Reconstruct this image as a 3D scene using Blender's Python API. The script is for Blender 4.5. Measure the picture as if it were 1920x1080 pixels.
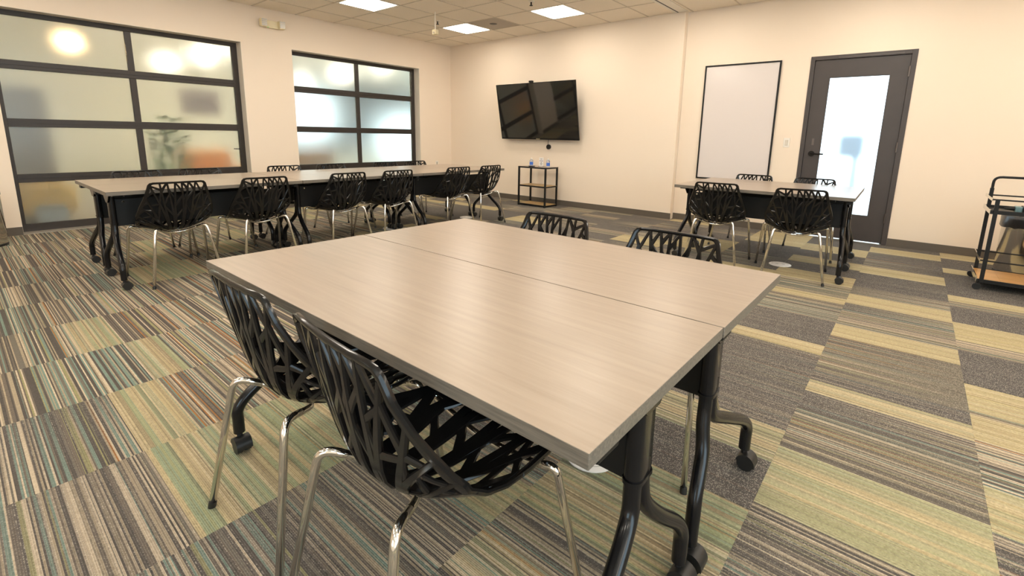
import bpy, bmesh, math, random
from mathutils import Vector, Matrix
from math import pi, sin, cos, floor
for o in list(bpy.data.objects): bpy.data.objects.remove(o)
scn = bpy.context.scene; C = scn.collection
random.seed(7)

# ------------------------------------------------------------------ camera
cam = bpy.data.cameras.new('camera'); co = bpy.data.objects.new('camera', cam); C.objects.link(co)
R = Matrix(((0.76929, -0.13509, 0.62446), (0.63863, 0.13372, -0.75781), (0.01887, 0.98177, 0.18915)))
co.matrix_world = Matrix.Translation((0, 0, 1.165)) @ R.to_4x4()
cam.sensor_fit = 'HORIZONTAL'; cam.sensor_width = 36; cam.lens = 16.651
cam.shift_x = -0.00759; cam.shift_y = -0.0596; cam.clip_start = 0.02
scn.camera = co
# ------------------------------------------------------------------ world, exposure
w = bpy.data.worlds.new('daylight'); scn.world = w; w.use_nodes = True
bg = w.node_tree.nodes['Background']; bg.inputs[0].default_value = (0.68, 0.88, 1.0, 1); bg.inputs[1].default_value = 3.4
scn.view_settings.view_transform = 'Standard'; scn.view_settings.look = 'None'
scn.view_settings.gamma = 1; scn.view_settings.exposure = 0.80; scn.view_settings.use_curve_mapping = False
PANEL = 11.0            # strength of the ceiling light diffusers
XL, YT, YD, HC = -7.40, 6.71, 6.81, 2.87     # left wall, screen wall, door wall, ceiling height
XR, YB = 3.6, -3.2

# ------------------------------------------------------------------ materials
def nt(name):
    m = bpy.data.materials.new(name); m.use_nodes = True
    return m, m.node_tree.nodes, m.node_tree.links, m.node_tree.nodes['Principled BSDF']
def mat(name, col, rough=.5, metal=0, spec=.5, coat=0, bump=0, bscale=200, var=0, vscale=8):
    m, n, l, b = nt(name)
    b.inputs['Base Color'].default_value = (*col, 1); b.inputs['Roughness'].default_value = rough
    b.inputs['Metallic'].default_value = metal; b.inputs['Specular IOR Level'].default_value = spec
    b.inputs['Coat Weight'].default_value = coat; b.inputs['Coat Roughness'].default_value = .06
    tc = n.new('ShaderNodeTexCoord')
    if var:
        t = n.new('ShaderNodeTexNoise'); t.inputs['Scale'].default_value = vscale; t.inputs['Detail'].default_value = 4
        l.new(tc.outputs['Object'], t.inputs['Vector'])
        mx = n.new('ShaderNodeMix'); mx.data_type = 'RGBA'
        mx.inputs[6].default_value = (*[c*(1-var) for c in col], 1); mx.inputs[7].default_value = (*[min(1, c*(1+var)) for c in col], 1)
        l.new(t.outputs['Fac'], mx.inputs[0]); l.new(mx.outputs[2], b.inputs['Base Color'])
    if bump:
        t = n.new('ShaderNodeTexNoise'); t.inputs['Scale'].default_value = bscale; t.inputs['Detail'].default_value = 3
        l.new(tc.outputs['Object'], t.inputs['Vector'])
        bp = n.new('ShaderNodeBump'); bp.inputs['Strength'].default_value = bump; bp.inputs['Distance'].default_value = .002
        l.new(t.outputs['Fac'], bp.inputs['Height']); l.new(bp.outputs[0], b.inputs['Normal'])
    return m
def emit(name, col, s):
    m = bpy.data.materials.new(name); m.use_nodes = True; n = m.node_tree.nodes; n.clear()
    e = n.new('ShaderNodeEmission'); e.inputs[0].default_value = (*col, 1); e.inputs[1].default_value = s
    o = n.new('ShaderNodeOutputMaterial'); m.node_tree.links.new(e.outputs[0], o.inputs[0]); return m
WALL = mat('wall_paint', (.86, .735, .60), .62, bump=.15, bscale=350)
CEIL = mat('acoustic_tile', (.92, .83, .71), .85, bump=.5, bscale=260, var=.05, vscale=60)
VENT = mat('perforated_tile', (.50, .44, .38), .7, bump=.5, bscale=500)
GRID = mat('grid_paint', (.66, .58, .48), .5)
WHITE = mat('white_plastic', (.85, .80, .72), .4)
BASE = mat('rubber_baseboard', (.115, .095, .075), .5)
FRAME = mat('dark_bronze_frame', (.032, .025, .021), .45, var=.15, vscale=20)
DOORM = mat('charcoal_door', (.06, .05, .048), .42, var=.1, vscale=10)
JAMB = mat('jamb_paint', (.72, .66, .58), .5)
BLACK = mat('black_gloss_plastic', (.009, .0085, .0085), .15, spec=.28, coat=.08)
BLKM = mat('black_enamel', (.007, .007, .008), .20, spec=.32, coat=.08)
BLKP = mat('black_powder_coat', (.009, .009, .009), .45, spec=.3)
RUB = mat('castor_rubber', (.012, .012, .012), .4)
CHROME = mat('chrome', (.80, .78, .74), .09, metal=1)
STEEL = mat('brushed_steel', (.68, .65, .60), .13, metal=1, bump=.1, bscale=90)
TAN = mat('tan_bracket', (.40, .34, .27), .4)
HINGE = mat('hinge_steel', (.16, .14, .13), .4, metal=.8)
BOARD = mat('whiteboard_enamel', (.72, .66, .635), .12, spec=.5)
BAG = mat('bin_bag', (.012, .012, .014), .28, spec=.6, bump=1, bscale=40)
TEAL = mat('teal_plastic', (.13, .22, .23), .4)
GLOW = emit('light_diffuser', (1.0, .90, .765), PANEL)
CLEAR = mat('clear_plastic', (.82, .88, .95), .08); CLEAR.node_tree.nodes['Principled BSDF'].inputs['Transmission Weight'].default_value = .85
BLUE = mat('blue_label', (.05, .16, .62), .5)
PAPER = mat('paper', (.85, .82, .78), .7)
INK = mat('ink', (.06, .06, .07), .6)
DISC = mat('disc_white', (.78, .74, .70), .4)
SCREEN = mat('screen_glass', (.010, .0095, .009), .05, spec=1.0)
TRIMW = mat('threshold_aluminium', (.55, .5, .43), .35, metal=.6)
def wood(name, c1, c2, c3, sc, rough, axis=0):
    m, n, l, b = nt(name)
    tc = n.new('ShaderNodeTexCoord'); mp = n.new('ShaderNodeMapping')
    s = [sc*18]*3; s[axis] = sc*.9; mp.inputs['Scale'].default_value = s
    t = n.new('ShaderNodeTexNoise'); t.inputs['Scale'].default_value = 3; t.inputs['Detail'].default_value = 7; t.inputs['Roughness'].default_value = .65
    l.new(tc.outputs['Object'], mp.inputs[0]); l.new(mp.outputs[0], t.inputs['Vector'])
    r = n.new('ShaderNodeValToRGB'); e = r.color_ramp.elements
    e[0].position = .3; e[0].color = (*c1, 1); e[1].position = .72; e[1].color = (*c3, 1)
    k = e.new(.5); k.color = (*c2, 1)
    l.new(t.outputs['Fac'], r.inputs[0]); l.new(r.outputs[0], b.inputs['Base Color'])
    b.inputs['Roughness'].default_value = rough; b.inputs['Specular IOR Level'].default_value = .5
    bp = n.new('ShaderNodeBump'); bp.inputs['Strength'].default_value = .12; bp.inputs['Distance'].default_value = .001
    l.new(t.outputs['Fac'], bp.inputs['Height']); l.new(bp.outputs[0], b.inputs['Normal'])
    return m
OAK = wood('ash_laminate', (.285, .222, .170), (.318, .250, .192), (.350, .278, .215), 1.0, .30)
EDGE = wood('ash_edge_shaded', (.09, .08, .066), (.15, .13, .105), (.21, .18, .145), 3.0, .42)  # same laminate as the top, with the shade on its sides painted in darker
PINE = wood('shelf_wood', (.40, .20, .06), (.60, .32, .11), (.72, .42, .18), 1.2, .35)

HONEY = wood('honey_wood', (.34, .20, .06), (.48, .31, .11), (.60, .42, .18), 1.4, .35)
def frosted(name, tint, rough=.50):
    m = bpy.data.materials.new(name); m.use_nodes = True; n = m.node_tree.nodes; l = m.node_tree.links; n.clear()
    out = n.new('ShaderNodeOutputMaterial')
    rf = n.new('ShaderNodeBsdfRefraction'); rf.inputs['Roughness'].default_value = rough; rf.inputs['IOR'].default_value = 1.22; rf.inputs['Color'].default_value = (*tint, 1)
    tr = n.new('ShaderNodeBsdfTranslucent'); tr.inputs['Color'].default_value = (*tint, 1)
    df = n.new('ShaderNodeBsdfDiffuse'); df.inputs['Color'].default_value = (*[c*.8 for c in tint], 1)
    gl = n.new('ShaderNodeBsdfGlossy'); gl.inputs['Roughness'].default_value = .25
    m1 = n.new('ShaderNodeMixShader'); m1.inputs[0].default_value = .06; l.new(rf.outputs[0], m1.inputs[1]); l.new(tr.outputs[0], m1.inputs[2])
    m3 = n.new('ShaderNodeMixShader'); m3.inputs[0].default_value = .06; l.new(m1.outputs[0], m3.inputs[1]); l.new(df.outputs[0], m3.inputs[2])
    m2 = n.new('ShaderNodeMixShader'); m2.inputs[0].default_value = .05; l.new(m3.outputs[0], m2.inputs[1]); l.new(gl.outputs[0], m2.inputs[2])
    l.new(m2.outputs[0], out.inputs[0]); return m
FROST = frosted('frosted_glass', (.93, .93, .88))
FROSTD = frosted('frosted_door_glass', (.97, .99, 1.0), .36)

def carpet_material():
    m, n, l, b = nt('carpet')
    def N(t, **k):
        x = n.new(t)
        for a, v in k.items(): setattr(x, a, v)
        return x
    def M(op, a, c=None):
        x = N('ShaderNodeMath', operation=op)
        for i, v in enumerate((a, c)):
            if v is None: continue
            if isinstance(v, (int, float)): x.inputs[i].default_value = v
            else: l.new(v, x.inputs[i])
        return x.outputs[0]
    g = N('ShaderNodeNewGeometry'); sp = N('ShaderNodeSeparateXYZ'); l.new(g.outputs['Position'], sp.inputs[0])
    X, Y = sp.outputs[0], sp.outputs[1]
    col = M('FLOOR', M('DIVIDE', M('ADD', X, .26), .593))
    def stripe(f, off):
        wn = N('ShaderNodeTexWhiteNoise', noise_dimensions='2D')
        cb = N('ShaderNodeCombineXYZ'); l.new(M('FLOOR', M('MULTIPLY', Y, f)), cb.inputs[0]); l.new(M('ADD', col, off), cb.inputs[1])
        l.new(cb.outputs[0], wn.inputs[0]); return wn.outputs[0]
    def ramp(v, stops):
        r = N('ShaderNodeValToRGB'); r.color_ramp.interpolation = 'CONSTANT'; e = r.color_ramp.elements
        e[0].position = stops[0][0]; e[0].color = (*stops[0][1], 1); e[1].position = stops[1][0]; e[1].color = (*stops[1][1], 1)
        for p, c in stops[2:]: k = e.new(p); k.color = (*c, 1)
        l.new(v, r.inputs[0]); return r.outputs[0]
    def mix(f, a, c, bt='MIX'):
        x = N('ShaderNodeMix', data_type='RGBA', blend_type=bt)
        for i, v in ((0, f), (6, a), (7, c)):
            if isinstance(v, (int, float)): x.inputs[i].default_value = v
            elif isinstance(v, tuple): x.inputs[i].default_value = (*v, 1)
            else: l.new(v, x.inputs[i])
        return x.outputs[2]
    dark, brown, teal, cream, tan, olive, orange = (.090, .079, .070), (.155, .128, .102), (.18, .24, .20), (.50, .41, .30), (.35, .285, .20), (.27, .25, .13), (.34, .15, .05)
    wide = ramp(stripe(90, 3), [(0, dark), (.30, brown), (.48, (.16, .14, .115)), (.60, teal), (.70, tan), (.84, olive), (.93, cream)])
    fine = ramp(stripe(190, 31), [(0, dark), (.30, brown), (.42, teal), (.56, tan), (.70, cream), (.93, orange), (.955, tan)])
    sel = M('GREATER_THAN', stripe(190, 77), .40)
    st = mix(sel, wide, fine)
    at = N('ShaderNodeAttribute'); at.attribute_name = 'pattern'; sa = N('ShaderNodeSeparateColor'); l.new(at.outputs['Color'], sa.inputs[0])
    # dashed loops along x
    def noise(sx, sy, off):
        cb = N('ShaderNodeCombineXYZ'); l.new(M('MULTIPLY', X, sx), cb.inputs[0]); l.new(M('MULTIPLY', M('FLOOR', M('MULTIPLY', Y, 190)), sy), cb.inputs[1]); cb.inputs[2].default_value = off
        t = N('ShaderNodeTexNoise'); t.inputs['Scale'].default_value = 1; t.inputs['Detail'].default_value = 1; l.new(cb.outputs[0], t.inputs['Vector']); return t.outputs['Fac']
    dash = noise(230, 5.3, 0)
    grey = mix(M('MULTIPLY', M('GREATER_THAN', dash, .56), M('GREATER_THAN', M('FRACT', M('MULTIPLY', Y, 190)), .5)), mix(M('GREATER_THAN', stripe(190, 9), .6), (.105, .094, .086), (.080, .073, .068)), (.36, .32, .27))
    ol = mix(M('GREATER_THAN', stripe(190, 12), .55), (.42, .35, .19), (.48, .395, .245))
    ol = mix(M('MULTIPLY', M('GREATER_THAN', stripe(190, 15), .86), .55), ol, (.24, .17, .09))
    green = mix(M('GREATER_THAN', stripe(55, 18), .5), (.43, .345, .20), (.29, .305, .18))
    ol = mix(sa.outputs['Blue'], ol, green)
    base = mix(sa.outputs['Red'], grey, ol)
    # streaky edge of the stripe fields
    soft = M('ADD', sa.outputs['Green'], M('MULTIPLY', M('SUBTRACT', stripe(190, 50), .5), M('MULTIPLY', M('MULTIPLY', sa.outputs['Green'], M('SUBTRACT', 1.0, sa.outputs['Green'])), 2.4)))
    sc = N('ShaderNodeClamp'); l.new(soft, sc.inputs[0])
    c = mix(sc.outputs[0], base, st)
    d2 = M('ADD', M('MULTIPLY', noise(130, 3.1, 5), .75), .62)
    cb = N('ShaderNodeCombineColor')
    for i in range(3): l.new(d2, cb.inputs[i])
    c = mix(1.0, c, cb.outputs[0], 'MULTIPLY')
    l.new(c, b.inputs['Base Color']); b.inputs['Roughness'].default_value = .95; b.inputs['Specular IOR Level'].default_value = .15
    rib = M('SINE', M('MULTIPLY', Y, 190*2*pi))
    h = M('ADD', M('MULTIPLY', rib, .35), M('MULTIPLY', dash, 1.5))
    bp = N('ShaderNodeBump'); bp.inputs['Strength'].default_value = .55; bp.inputs['Distance'].default_value = .003
    l.new(h, bp.inputs['Height']); l.new(bp.outputs[0], b.inputs['Normal'])
    return m
CARPET = carpet_material()

# ------------------------------------------------------------------ mesh helpers
def link(name, bm, m, parent=None, smooth=None):
    me = bpy.data.meshes.new(name); bm.normal_update(); bm.to_mesh(me); bm.free()
    return linkme(name, me, m, parent, smooth)
def linkme(name, me, m, parent=None, smooth=None):
    for x in (m if isinstance(m, (list, tuple)) else [m]): me.materials.append(x)
    if smooth is not None:
        for p in me.polygons: p.use_smooth = True
        if smooth < 3: me.set_sharp_from_angle(angle=smooth)
    o = bpy.data.objects.new(name, me); C.objects.link(o)
    if parent: o.parent = parent
    return o
def box(bm, x0, x1, y0, y1, z0, z1, mi=0, bev=0):
    vs = [bm.verts.new((x, y, z)) for z in (z0, z1) for x, y in ((x0, y0), (x1, y0), (x1, y1), (x0, y1))]
    fs = [bm.faces.new([vs[i] for i in f]) for f in ((3, 2, 1, 0), (4, 5, 6, 7), (0, 1, 5, 4), (1, 2, 6, 5), (2, 3, 7, 6), (3, 0, 4, 7))]
    for f in fs: f.material_index = mi
    if bev:
        es = list({e for f in fs for e in f.edges})
        bmesh.ops.bevel(bm, geom=es, offset=bev, segments=2, profile=.5, affect='EDGES')
    return bm
def B(*a, **k): return box(bmesh.new(), *a, **k)
def smoothpath(pts, sub=5):
    P = [Vector(p) for p in pts]; out = []
    for i in range(len(P)-1):
        p0, p1, p2, p3 = P[max(i-1, 0)], P[i], P[i+1], P[min(i+2, len(P)-1)]
        for k in range(sub):
            t = k/sub
            out.append(.5*((2*p1)+(p2-p0)*t+(2*p0-5*p1+4*p2-p3)*t*t+(3*p1-p0-3*p2+p3)*t**3))
    out.append(P[-1]); return out
def rounded(pts, r=.03, n=5):
    """polyline with rounded corners"""
    P = [Vector(p) for p in pts]; out = [P[0]]
    for i in range(1, len(P)-1):
        a, b, c = P[i-1], P[i], P[i+1]
        rr = min(r, (a-b).length*.48, (c-b).length*.48)
        s = b+(a-b).normalized()*rr; e = b+(c-b).normalized()*rr
        for k in range(n+1):
            t = k/n; out.append(s*(1-t)**2+b*2*t*(1-t)+e*t*t)
    out.append(P[-1]); return out
def tube(bm, pts, r, n=10, cap=True, mi=0, closed=False):
    P = [Vector(p) for p in pts]; R_ = r if isinstance(r, (list, tuple)) else [r]*len(P)
    rings = []; up = None; L = len(P)
    for i, p in enumerate(P):
        if closed: d = (P[(i+1) % L]-P[i-1]).normalized()
        else: d = (P[min(i+1, L-1)]-P[max(i-1, 0)]).normalized()
        if up is None:
            up = Vector((0, 0, 1)) if abs(d.z) < .9 else Vector((1, 0, 0))
        up = (up-d*up.dot(d)).normalized(); s = d.cross(up)
        rings.append([bm.verts.new(p+(up*cos(2*pi*k/n)+s*sin(2*pi*k/n))*R_[i]) for k in range(n)])
    for a in range(L if closed else L-1):
        b = (a+1) % L
        for k in range(n):
            f = bm.faces.new((rings[a][k], rings[a][(k+1) % n], rings[b][(k+1) % n], rings[b][k])); f.material_index = mi
    if cap and not closed:
        bm.faces.new(rings[0][::-1]).material_index = mi; bm.faces.new(rings[-1]).material_index = mi
    return bm
def T(*a, **k): return tube(bmesh.new(), *a, **k)
def lathe(bm, prof, c=(0, 0, 0), n=20, mi=0):
    c = Vector(c); rings = []
    for r, z in prof:
        rings.append([bm.verts.new(c+Vector((r*cos(2*pi*k/n), r*sin(2*pi*k/n), z))) for k in range(n)])
    for a in range(len(rings)-1):
        for k in range(n):
            f = bm.faces.new((rings[a][k], rings[a][(k+1) % n], rings[a+1][(k+1) % n], rings[a+1][k])); f.material_index = mi
    bm.faces.new(rings[0][::-1]).material_index = mi; bm.faces.new(rings[-1]).material_index = mi
    return bm
def Lt(*a, **k): return lathe(bmesh.new(), *a, **k)
def prism(bm, poly, axis, a0, a1, mi=0):
    """extrude 2D polygon along axis ('x': poly is (y,z), 'y': (x,z), 'z': (x,y))"""
    f3 = {'x': lambda u, v, a: (a, u, v), 'y': lambda u, v, a: (u, a, v), 'z': lambda u, v, a: (u, v, a)}[axis]
    A = [bm.verts.new(f3(u, v, a0)) for u, v in poly]; Bv = [bm.verts.new(f3(u, v, a1)) for u, v in poly]
    fs = [bm.faces.new(A), bm.faces.new(Bv[::-1])]
    for i in range(len(poly)):
        j = (i+1) % len(poly); fs.append(bm.faces.new((A[j], A[i], Bv[i], Bv[j])))
    for f in fs: f.material_index = mi
    bmesh.ops.recalc_face_normals(bm, faces=fs)
    return bm
def thing(name, label, cat, loc=(0, 0, 0), rz=0, group=None):
    o = bpy.data.objects.new(name, None); C.objects.link(o); o.location = loc; o.rotation_euler = (0, 0, rz)
    o.empty_display_size = .1; return tag(o, label, cat, group)
def tag(o, label, cat, group=None):
    o['label'] = label; o['category'] = cat
    if group: o['group'] = group
    return o
def struct(name, bm, m, parent=None, smooth=None):
    o = link(name, bm, m, parent, smooth)
    if not parent: o['kind'] = 'structure'
    return o
def empty_struct(name):
    o = bpy.data.objects.new(name, None); C.objects.link(o); o['kind'] = 'structure'; return o
def dup(o, loc, rz, label, group=None):
    def cp(s, par):
        c = s.copy(); C.objects.link(c)
        if par: c.parent = par
        for ch in list(s.children): cp(ch, c)
        return c
    r = cp(o, None); r.location = loc; r.rotation_euler = (0, 0, rz); r['label'] = label
    if group: r['group'] = group
    return r

# ------------------------------------------------------------------ setting: floor
PX, OX, OY = .593, -.26, .33
rnd = random.Random(11)
# (end_y, olive, stripe at left, stripe at right, green) bands per carpet column, from small to large y
def auto_bands(c):
    out = []; y = YB-.6
    while y < YD+.7:
        left = (c <= -3 and y < 3.2)
        k = rnd.random()
        if left:
            if k < .62: b = (rnd.uniform(.3, .62), 0.1, 1, rnd.uniform(.8, 1), 0)
            elif k < .80: b = (rnd.uniform(.2, .4), 0, .55, .8, 0)
            else: b = (rnd.uniform(.15, .3), 1, .25, .25, 1)
        else:
            if k < .34: b = (rnd.uniform(.15, .34), 1, .08, .08, 0)
            elif k < .62: b = (rnd.uniform(.25, .5), 0, .02, .02, 0)
            elif k < .86:
                f = rnd.random() < .5; b = (rnd.uniform(.2, .4), 0, .95 if f else 0, 0 if f else .95, 0)
            else: b = (rnd.uniform(.15, .35), .3, .9, .9, 0)
        y += b[0]; out.append((y,)+b[1:])
    return out
MAN = {
 0: [(1.55, 0, .5, .9, 0), (1.93, 1, .3, .1, .6), (2.30, .2, .75, .5, .3), (2.36, 0, .1, .9, 0), (2.48, 0, .05, .7, 0), (2.62, 1, .35, .25, .4), (2.75, 0, .3, .1, 0), (3.34, .15, .60, 0, 0), (3.58, 1, .1, .15, 0), (3.95, .1, .85, .85, 0), (4.12, 0, .1, .8, 0), (4.40, 1, .1, .1, 0), (4.66, .1, .1, .9, 0), (5.20, 0, 0, .1, 0), (5.52, 1, .05, .05, 0), (5.9, 0, .8, 0, 0), (6.28, 0, .2, 0, 0), (6.6, 1, .1, .1, 0), (9, 0, 0, 0, 0)],
 -1: [(.72, 0, .5, .6, 0), (.90, 1, .6, .5, .8), (1.05, 0, .7, .8, 0), (1.29, 1, .35, .5, 1), (1.5, 1, .5, .3, 1), (1.80, 0, .05, .05, 0), (2.05, 1, .6, .4, .6), (2.48, 0, .05, .2, 0), (2.96, 0, 0, .2, 0), (3.12, 1, .3, .1, 0), (3.60, 0, .1, 0, 0), (4.05, .1, .9, .5, 0), (4.20, 1, .1, .1, 0), (4.57, .3, .9, .4, 0), (4.91, 1, .1, .1, 0), (5.25, 0, 0, 0, 0), (5.55, 1, .3, .1, 0), (5.9, 0, 0, 0, 0), (6.3, 1, .3, .1, 0), (9, 0, 0, 0, 0)],
 1: [(1.9, 0, .5, 1, 0), (2.16, 1, .15, .15, .4), (2.50, .2, 1, 1, 0), (2.74, 1, .15, .1, 0), (2.78, .5, .6, .5, 0), (3.09, 1, .1, .3, 0), (3.6, 0, 0, 0, 0), (3.78, .2, 1, .8, 0), (3.96, 1, .1, .1, 0), (4.16, 1, .1, .1, 0), (4.58, 0, 0, 0, 0), (4.72, .1, .8, .6, 0), (4.91, 1, .1, .1, 0), (5.75, 0, 0, 0, 0), (5.97, 1, .1, .1, 0), (6.48, 0, 0, 0, 0), (6.84, 1, .2, .1, 0), (9, 0, 0, 0, 0)],
 -2: [(.92, 0, .55, .75, 0), (1.12, 1, .2, .2, .6), (1.7, 0, .2, .7, 0), (2.0, .1, .9, .9, 0), (2.4, 1, .2, .1, 0)],
 -3: [(.33, 0, .55, .7, 0), (.95, 1, .35, .25, 1), (1.3, 0, .7, 1, 0)],
 -4: [(-.27, 0, .55, .6, 0), (.325, 0, .45, .9, 0), (.51, 1, .3, .3, 1), (1.1, 0, .8, .9, 0)],
 -5: [(.505, .1, 1, 1, 0), (.645, 1, .35, .3, 1), (1.2, .1, .95, .9, 0)],
 -6: [(.325, .1, 1, .9, 0), (.50, 1, .4, .3, 1), (1.0, .1, 1, 1, 0)],
}
def bands(c):
    a = auto_bands(c)
    if c in MAN:
        m = MAN[c]; a = m + [b for b in a if b[0] > m[-1][0]+.1]
    return a
floor_ob = struct('floor', B(XL-.1, XR+.1, YB-.1, YD+.15, -.09, -.007), mat('subfloor', (.12, .11, .1), .9))
def tile_mesh(c, y0, y1, bs, bm, lay, nx=3):
    x0 = max(OX+PX*c, XL+.002)+.0003; x1 = min(OX+PX*(c+1), XR-.002)-.0003
    y0 += .0003; y1 -= .0003
    if x1 <= x0 or y1 <= y0: return
    box(bm, x0, x1, y0, y1, -.0065, -.0012)
    prev = y0
    for b in bs:
        if b[0] <= prev: continue
        ye = min(b[0], y1)
        if ye-prev < .001: continue
        for i in range(nx):
            xa = x0+(x1-x0)*i/nx; xb = x0+(x1-x0)*(i+1)/nx
            f = bm.faces.new([bm.verts.new(p) for p in ((xa, prev, 0), (xb, prev, 0), (xb, ye, 0), (xa, ye, 0))])
            for lp in f.loops:
                t = (lp.vert.co.x-x0)/(x1-x0); lp[lay] = (b[1], b[2]*(1-t)+b[3]*t, b[4], 1)
        prev = ye
        if prev >= y1-.001: break
rest = bmesh.new(); rlay = rest.loops.layers.float_color.new('pattern')
c0, c1 = floor((XL-OX)/PX), floor((XR-OX)/PX)
for c in range(c0, c1+1):
    bs = bands(c)
    for r in range(-6, 12):
        y0, y1 = max(OY+PX*r, YB+.002), min(OY+PX*(r+1), YD-.002)
        if y1 <= y0: continue
        seen = (r >= -1 and c <= -2) or (r >= 1 and c in (-1, 0)) or (r >= 2 and c == 1) or (r >= 4 and c in (2, 3) and c*1.1 < r-1)
        if not seen: tile_mesh(c, y0, y1, bs, rest, rlay, 1); continue
        bm = bmesh.new(); lay = bm.loops.layers.float_color.new('pattern'); tile_mesh(c, y0, y1, bs, bm, lay)
        link('carpet_tile', bm, CARPET, floor_ob)
o = link('carpet_field', rest, CARPET, floor_ob); o['kind'] = 'stuff'

# ------------------------------------------------------------------ ceiling
ceil = struct('ceiling', B(XL-.1, XR+.1, YB-.1, YD+.15, HC+.03, HC+.10), GRID)
G, GX, GY = .61, -6.88, 6.07
lights = [(GX+G+1.83*i, GY-G-1.83*j) for i in range(6) for j in range(5)]
vent_c = (GX+2*G, GY-G)
def islight(x, y): return any(abs(x-a) < .05 and abs(y-b) < .05 for a, b in lights)
restc = bmesh.new(); bars = bmesh.new()
tme = {}
ix = [XL]+[GX+G*i for i in range(0, 17)]+[XR]; iy = [YB]+[GY-G*j for j in range(15, -1, -1)]+[YD]
for a, b in zip(ix, ix[1:]):
    for d, e in zip(iy, iy[1:]):
        if islight(a, d): continue
        x0, x1, y0, y1 = a+.007, b-.007, d+.007, e-.007
        if x1-x0 < .03 or y1-y0 < .03: continue
        if e > 2.2 and a < -.5:
            key = (round(x1-x0, 3), round(y1-y0, 3)); isv = abs(a-vent_c[0]) < .05 and abs(d-vent_c[1]) < .05
            if isv: key += ('v',)
            if key not in tme:
                bm = B(0, x1-x0, 0, y1-y0, 0, .016, bev=.004)
                o = link('perforated_ceiling_tile' if isv else 'ceiling_tile', bm, VENT if isv else CEIL, ceil); tme[key] = o
            else:
                o = bpy.data.objects.new('ceiling_tile', tme[key].data); C.objects.link(o); o.parent = ceil
            o.location = (x0, y0, HC+.001)
            if isv: o['label'] = 'greyer perforated ceiling panel with a dark centre'
        else: box(restc, x0, x1, y0, y1, HC+.001, HC+.017)
o = link('ceiling_tile_field', restc, CEIL, ceil); o['kind'] = 'stuff'
for x in ix[1:-1]: box(bars, x-.008, x+.008, YB, YD, HC-.003, HC+.002)
for y in iy[1:-1]: box(bars, XL, XR, y-.008, y+.008, HC-.003, HC+.002)
link('ceiling_grid', bars, GRID, ceil)
# folding wall track
tr = bmesh.new(); box(tr, -2.83, -2.79, YB, YT-.005, HC-.008, HC-.002); box(tr, -2.765, -2.64, YB, YT-.005, HC-.008, HC-.002)
trk = struct('trim_1', tr, WHITE)
link('track_slot', B(-2.79, -2.765, YB, YT-.005, HC-.0045, HC-.002), INK, trk)

# ------------------------------------------------------------------ walls
def wall_with_openings(name, fixed, thick, a0, a1, holes, axis):
    """holes: (a_start, a_end, z_top) from the floor up"""
    bm = bmesh.new(); cur = a0
    def put(u0, u1, z0, z1):
        if axis == 'x': box(bm, fixed-thick, fixed, u0, u1, z0, z1)
        else: box(bm, u0, u1, fixed, fixed+thick, z0, z1)
    for s, e, zt in holes:
        put(cur, s, -.006, HC+.03); put(s, e, zt, HC+.03); cur = e
    put(cur, a1, -.006, HC+.03)
    return struct(name, bm, WALL)
W1, W2, ZT = (.452, 2.837), (3.54, 5.92), 2.368
wall_with_openings('wall_left', XL, .25, YB-.25, YT+.35, [(*W1, ZT), (*W2, ZT)], 'x')
struct('wall_back', B(XL-.2, -2.70, YT, YT+.32, -.006, HC+.03), WALL)
struct('trim_2', B(-2.70, -2.672, YT-.004, YT+.09, -.006, HC+.028, bev=.003), WALL)
DX0, DX1, DZ = -1.129, -.134, 2.158
wall_with_openings('wall_far', YD, .16, -2.672, XR+.2, [(DX0+.01, DX1-.01, DZ-.01)], 'y')
# right wall and rear wall with daylight windows (behind the camera)
wr = bmesh.new(); box(wr, XR, XR+.15, YB-.2, -2.6, -.006, HC+.03); box(wr, XR, XR+.15, 2.0, YD+.16, -.006, HC+.03)
box(wr, XR, XR+.15, -2.6, 2.0, 2.5, HC+.03); box(wr, XR, XR+.15, -2.6, 2.0, -.006, .5)
struct('wall_right', wr, WALL)
wr = bmesh.new(); box(wr, XL-.2, -1.2, YB-.15, YB, -.006, HC+.03); box(wr, .8, XR+.15, YB-.15, YB, -.006, HC+.03)
box(wr, -1.2, .8, YB-.15, YB, 2.4, HC+.03); box(wr, -1.2, .8, YB-.15, YB, -.006, .8)
struct('wall_front', wr, WALL)
wf = struct('window_4', B(-1.2, .8, YB-.12, YB-.05, .8, .88), FRAME)
link('frame_bar', B(-1.2, .8, YB-.12, YB-.05, 2.32, 2.4), FRAME, wf)
for k in range(3): link('frame_bar', B(-1.2+.96*k, -1.12+.96*k, YB-.12, YB-.05, .88, 2.32), FRAME, wf)
wf = struct('window_3', bm := B(XR+.04, XR+.1, -2.6, -2.52, .5, 2.5), FRAME)
for a, b, c_, d in ((-2.52, 1.92, .5, .58), (-2.52, 1.92, 2.42, 2.5), (1.92, 2.0, .5, 2.5), (-1.08, -1.02, .58, 2.42), (.42, .48, .58, 2.42)):
    link('frame_bar', B(XR+.04, XR+.1, a, b, c_, d), FRAME, wf)
# baseboards
bh = .088
struct('baseboard_left', B(XL, XL+.012, W1[1], W2[0], 0, bh), BASE)
struct('baseboard_1', B(XL, XL+.012, YB, W1[0]-.002, 0, bh), BASE)
struct('baseboard_2', B(XL, XL+.012, W2[1]+.002, YT, 0, bh), BASE)
struct('baseboard_back', B(XL+.012, -2.668, YT-.012, YT, 0, bh), BASE)
struct('baseboard_far', B(-2.668, DX0-.002, YD-.012, YD, 0, bh), BASE)
struct('baseboard_3', B(DX1+.002, XR, YD-.012, YD, 0, bh), BASE)
struct('baseboard_right', B(XR-.012, XR, YB, YD-.012, 0, bh), BASE)

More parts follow.
